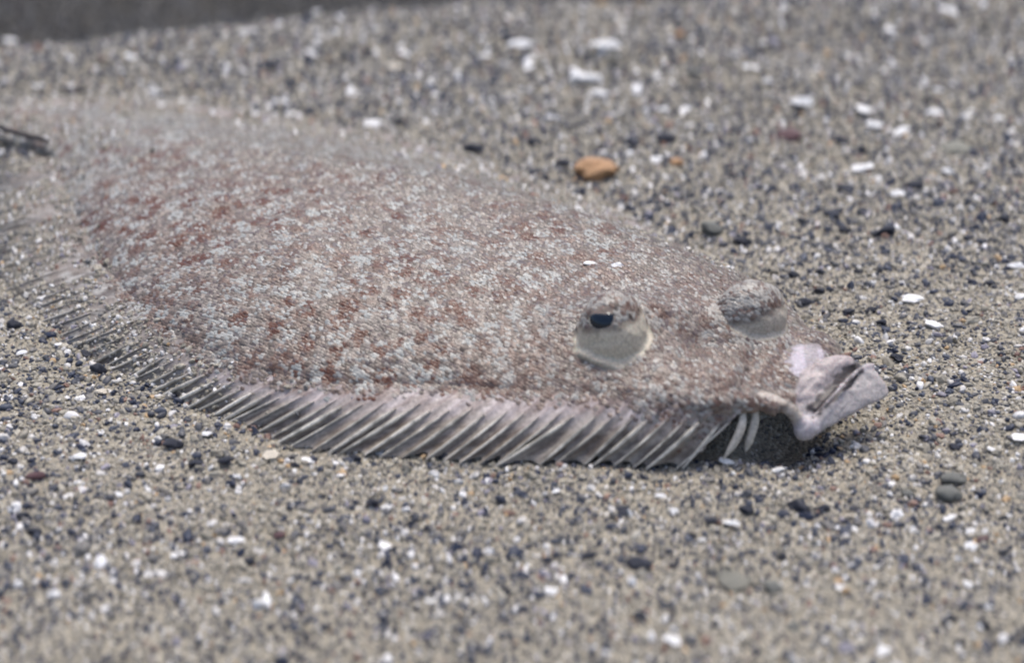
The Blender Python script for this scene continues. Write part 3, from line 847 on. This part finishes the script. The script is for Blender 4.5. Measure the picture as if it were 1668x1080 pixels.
MARKS = [  # landmarks that small chips and pebbles are told by
    (985, 525, 'the open eye'), (1225, 500, "the fish's second eye"), (1370, 640, "the fish's mouth"), (972, 275, 'the orange pebble'), (40, 217, 'the dark twig'),
    (1200, 740, 'the pale pelvic fin tips'), (430, 690, "the fin's left sweep"), (1190, 945, 'the olive half-buried pebble'), (945, 127, 'the forked white shell piece'),
    (1557, 242, 'the round olive pebble'), (433, 978, 'the forked near white chip'), (60, 84, 'the cream orange shell'), (660, 86, 'the bright far white chip'),
    (1012, 832, 'the black stone with white flake'), (1546, 16, 'the far right corner chip'), (37, 850, 'the dark cluster low on the left'), (1550, 1008, 'the black pebble low on the right'),
    (1442, 377, 'the wide black pebble'), (254, 150, 'the white chip beyond the fish')]
def where(x, y):
    b = min(MARKS, key=lambda m: math.hypot(m[0] - x, m[1] - y) + (1e9 if math.hypot(m[0] - x, m[1] - y) < 3 else 0))
    dx, dy = x - b[0], y - b[1]
    a = math.degrees(math.atan2(-dy, dx)) % 360
    w = ['right of', 'up and right of', 'above', 'up and left of', 'left of', 'down and left of', 'below', 'down and right of'][int(((a + 22.5) % 360) // 45)]
    return w, b[2], math.hypot(dx, dy)
ORD = ['', 'second nearest ', 'third nearest ', 'fourth nearest ', 'fifth nearest ', 'sixth nearest ']

items = []  # kind, px, py, width px, aspect hint, label or None
Wt = '''886,23,20;992,21,22;849,70,38;987,72,58;862,108,20;982,152,30;1224,109,28;1182,94,20;1252,130,16;1307,165,38;1408,177,24;1427,203,26;1468,213,26;1580,182,20;1523,182,22;1546,16,40;1450,47,18
1531,146,20;1406,273,32;1463,315,24;1544,278,14;1656,432,26;1487,486,28;1070,258,22;855,291,20;1024,250,16;1627,192,16;1081,177,22;1117,177,16;1186,752,24;1268,766,18;1076,808,18;1098,832,14;1192,852,28;1661,712,22;1617,732,14
1547,844,22;1581,866,18;1583,890,18;1330,884,16;1368,958,16;1579,952,16;1609,990,18;1437,1062,22;1098,1044,26;1144,880,14;1214,1036,12;1645,840,10;1428,924,12;130,744,24;502,750,22;387,776,14;556,774,12;339,706,16;385,881,24
35,574,16;194,806,12;357,865,10;17,65,26;216,91,22;254,150,26;317,163,16;508,86,22;660,86,24;609,200,26;518,18,18;614,47,16;784,62,16;791,89,22;472,168,14;355,182,24;386,137,12;355,43,14;65,139,16;710,153,14;331,199,26
628,890,18;900,962,20;290,905,22;88,968,22;965,430,20;1005,432,18;1522,528,24;1432,205,20;700,980,14;905,800,12;640,742,8;755,806,14'''
Ct = '645,108,28;60,84,28;1087,50,20;443,743,28;1250,852,12;165,639,20;1170,90,18;1290,905,14'
Dt = '''1442,377,34;1211,393,24;1377,307,28;1489,302,22;1403,242,18;1372,229,20;1271,263,12;1086,224,26;1029,231,24;870,231,20;847,278,18;881,291,22;917,265,22;1377,375,18;1354,348,26;1133,333,14;1024,338,18;1515,161,16;1635,356,20
1357,122,16;1406,136,16;1294,447,16;1336,442,16;1398,442,12;1336,473,18;1310,492,20;1012,832,26;1040,918,34;1300,826,36;1216,830,20;1340,828,22;1160,848,18;1504,712,18;1555,728,14;1550,1008,24;1603,1018,18;1274,908,16;1042,1004,18
1280,888,14;1096,922,12;1128,872,14;1164,1018,12;1565,1046,16;283,724,26;319,756,24;367,750,22;578,746,22;37,841,18;58,866,24;161,602,22;139,576,20;22,528,18;481,759,18;513,876,14;289,876,12;276,177,20;408,192,24;650,197,16;600,79,18
772,240,26;532,103,14;345,120,16;731,139,14;472,132,16;607,818,24;405,915,16;1436,525,18;1420,505,16;1460,583,20;1382,507,16;252,572,22;700,862,16;840,752,18;960,905,20;20,752,16;910,752,14;740,250,14;1612,462,16;1010,365,14;725,745,16;300,545,8'''
Gt = '1159,372,30;1547,804,36;1554,780,34;1260,958,26;1480,804,18;1292,1022,18;1130,118,28;1000,90,24;1610,35,22'
Pt = '59,776,26;1284,221,34;455,872,16;530,215,16;1600,880,20'
def parse(s): return [tuple(float(v) for v in t.split(',')) for t in s.replace('\n', ';').split(';') if t.strip()]
for l, kd in ((Wt, 'w'), (Ct, 'c'), (Dt, 'd'), (Gt, 'g'), (Pt, 'p')):
    for x, y, w in parse(l): items.append([kd, x, y, w])
NAMED = {('c', 60, 84): 'cream orange shell chip at the edge of the dark sand, far left', ('w', 660, 86): 'bright white shell chip standing out in the far sand above the fish',
         ('w', 1546, 16): 'long white shell chip lying in the far right corner', ('d', 1012, 832): 'black stone with a white flake leaning on its right side',
         ('d', 1550, 1008): 'round black pebble low on the right, in the near sand', ('d', 1442, 377): 'wide black pebble on open sand right of the fish',
         ('w', 254, 150): 'white shell chip just beyond the left part of the fish', ('d', 1040, 918): 'largest black pebble in the near sand, below the black stone with a flake',
         ('w', 987, 72): 'long white shell splinter far back, widest of the chips', ('w', 1186, 752): 'white chip touching the sand at the pelvic fin tips', ('d', 58, 866): 'dark stone of the dark cluster low on the left'}
KN = {'w': ('shell_chip', 'white shell chip', 'shell', chipsW, 'white shell chips scattered on the sand'), 'c': ('shell_chip', 'cream shell chip', 'shell', chipsC, 'cream shell chips scattered on the sand'),
      'd': ('pebble', 'black pebble', 'pebble', darks, 'black pebbles scattered on the sand'), 'g': ('pebble', 'grey-green pebble', 'pebble', greys, 'grey-green pebbles scattered on the sand'),
      'p': ('pebble', 'maroon pebble', 'pebble', purples, 'maroon pebbles scattered on the sand')}
buck = {}
for it in items:
    w = where(it[1], it[2]); buck.setdefault((it[0], w[0], w[1]), []).append((w[2], it))
labels = {}
for (kd, dr, mk), l in buck.items():
    l.sort(key=lambda t: t[0])
    for k, (_, it) in enumerate(l):
        labels[id(it)] = f'{KN[kd][1]} {ORD[min(k, 5)] if len(l) > 1 and k else ("nearest " if len(l) > 1 else "")}{dr} {mk}'
def on_fish(p): 
    d, _ = outline_dist(np.array([p[0]]), np.array([p[1]])); return d[0] > 0
pr = random.Random(3)
for i, it in enumerate(items):
    kd, x, y, w = it
    nm, _, cat, meshes, grp = KN[kd]
    p = P(x, y, 0); z = float(gz(p[0], p[1]))
    fishy = y > 420 and y < 445 and x < 1020
    if on_fish(p) and not fishy:
        pass
    sc = w / FPX * np.linalg.norm(p - CAMP) * .5 * 1.3
    lift = sc * .34
    if fishy or x == 300:
        h = bvh.ray_cast(Vector(CAMP), Vector(P(x, y, 0) - CAMP).normalized())
        if h[0] is None: continue
        p = np.array(h[0]); z = p[2]; lift = 0
    else:
        p = P(x, y, z + lift)
    o = link(nm, meshes[i % len(meshes)], loc=(p[0], p[1], z + lift), label=NAMED.get((kd, int(x), int(y)), labels[id(it)]), cat=cat, group=grp)
    o.rotation_euler = (pr.uniform(-.25, .25), pr.uniform(-.25, .25), pr.uniform(-.5, .5))
    far_ = 1 - .45 * float(sstep(260, 60, y))
    o.scale = (sc * (.65 + .35 * far_) , sc * pr.uniform(.5, .95) * far_, sc * pr.uniform(.6, 1.1) * far_)

def single(nm, me, px, py, wpx, label, cat, lift=.2, rot=(0, 0, 0), sy=1, sz=1):
    p = P(px, py, 0); z = float(gz(p[0], p[1])); s = wpx / FPX * np.linalg.norm(p - CAMP) * .5
    p = P(px, py, z + s * lift)
    o = link(nm, me, loc=tuple(p), label=label, cat=cat); o.rotation_euler = rot; o.scale = (s, s * sy, s * sz); return o
single('pebble', pebble_mesh('orange_pebble', M_ORANGE, 7, .62, .45, False, 4), 972, 276, 72, 'large orange pebble lying on the sand just beyond the fish', 'pebble', .25, (0, .10, .3), .8, .8)
single('pebble', pebble_mesh('small_orange', M_ORANGE, 8, .6, .4), 1102, 264, 24, 'small orange pebble right of the large orange pebble', 'pebble')
single('pebble', pebble_mesh('orange_bit', M_ORANGE, 9, .6, .4), 1107, 55, 18, 'small orange pebble far back, above the ripple in the sand', 'pebble')
single('pebble', pebble_mesh('olive_pebble', mat_stone('olive_stone', (.16, .16, .13), (.25, .24, .19), 400, .35), 12, .5, .2, False, 4), 1557, 243, 52, 'round olive grey pebble with a dark rim, in the sand far to the right', 'pebble', .1)
single('shell_piece', branch_mesh('forked_shell', M_WHITE, 3), 948, 127, 58, 'forked white shell piece lying in the far sand above the orange pebble', 'shell', .25, (0, .1, 0), 1.2, 1)
single('shell_piece', branch_mesh('forked_chip', M_WHITE, 5), 433, 982, 40, 'forked white chip in the near sand below the fish', 'shell', .25, (0, 0, 1.2), 1.3, 1)
single('pebble', pebble_mesh('buried_pebble', mat_stone('sandy_stone', (.15, .15, .125), (.25, .24, .20), 500, .6), 14, .5, .35, False, 4), 1196, 938, 66, 'olive grey pebble half buried in a dark hollow of the near sand', 'pebble', -.12, (.1, 0, .2), 1.1, .55)
single('shell_chip', chipsW[2], 1027, 838, 20, 'narrow white flake leaning against the black stone', 'shell', .5, (0, 1.1, .4), .5, 1)
def stick(name, pxs, r, label, cat):
    path = catmull(np.array([P(a, b, c * CM) for a, b, c in pxs]), 6); n = len(path)
    path = path + np.random.default_rng(2).normal(0, r * .12, path.shape)
    V, F, T = tube(path, r * np.interp(np.linspace(0, 1, n), [0, .7, .93, 1], [1, 1, .9, .45]), seg=8)
    b0_ = path[n // 2].copy(); me = pymesh(name, V - b0_, F + T, M_TWIG)
    return link(name, me, loc=tuple(b0_), label=label, cat=cat)
stick('twig', [(-60, 188, 1.9), (-10, 204, 1.8), (35, 218, 1.65), (80, 230, 1.35)], .0008, 'dark twig reaching in from the left edge above the fish', 'twig')
stick('twig', [(100, 143, .3), (120, 146, .35), (142, 147, .35)], .0006, 'tiny dark twig beyond the fish, above the larger dark twig', 'twig')
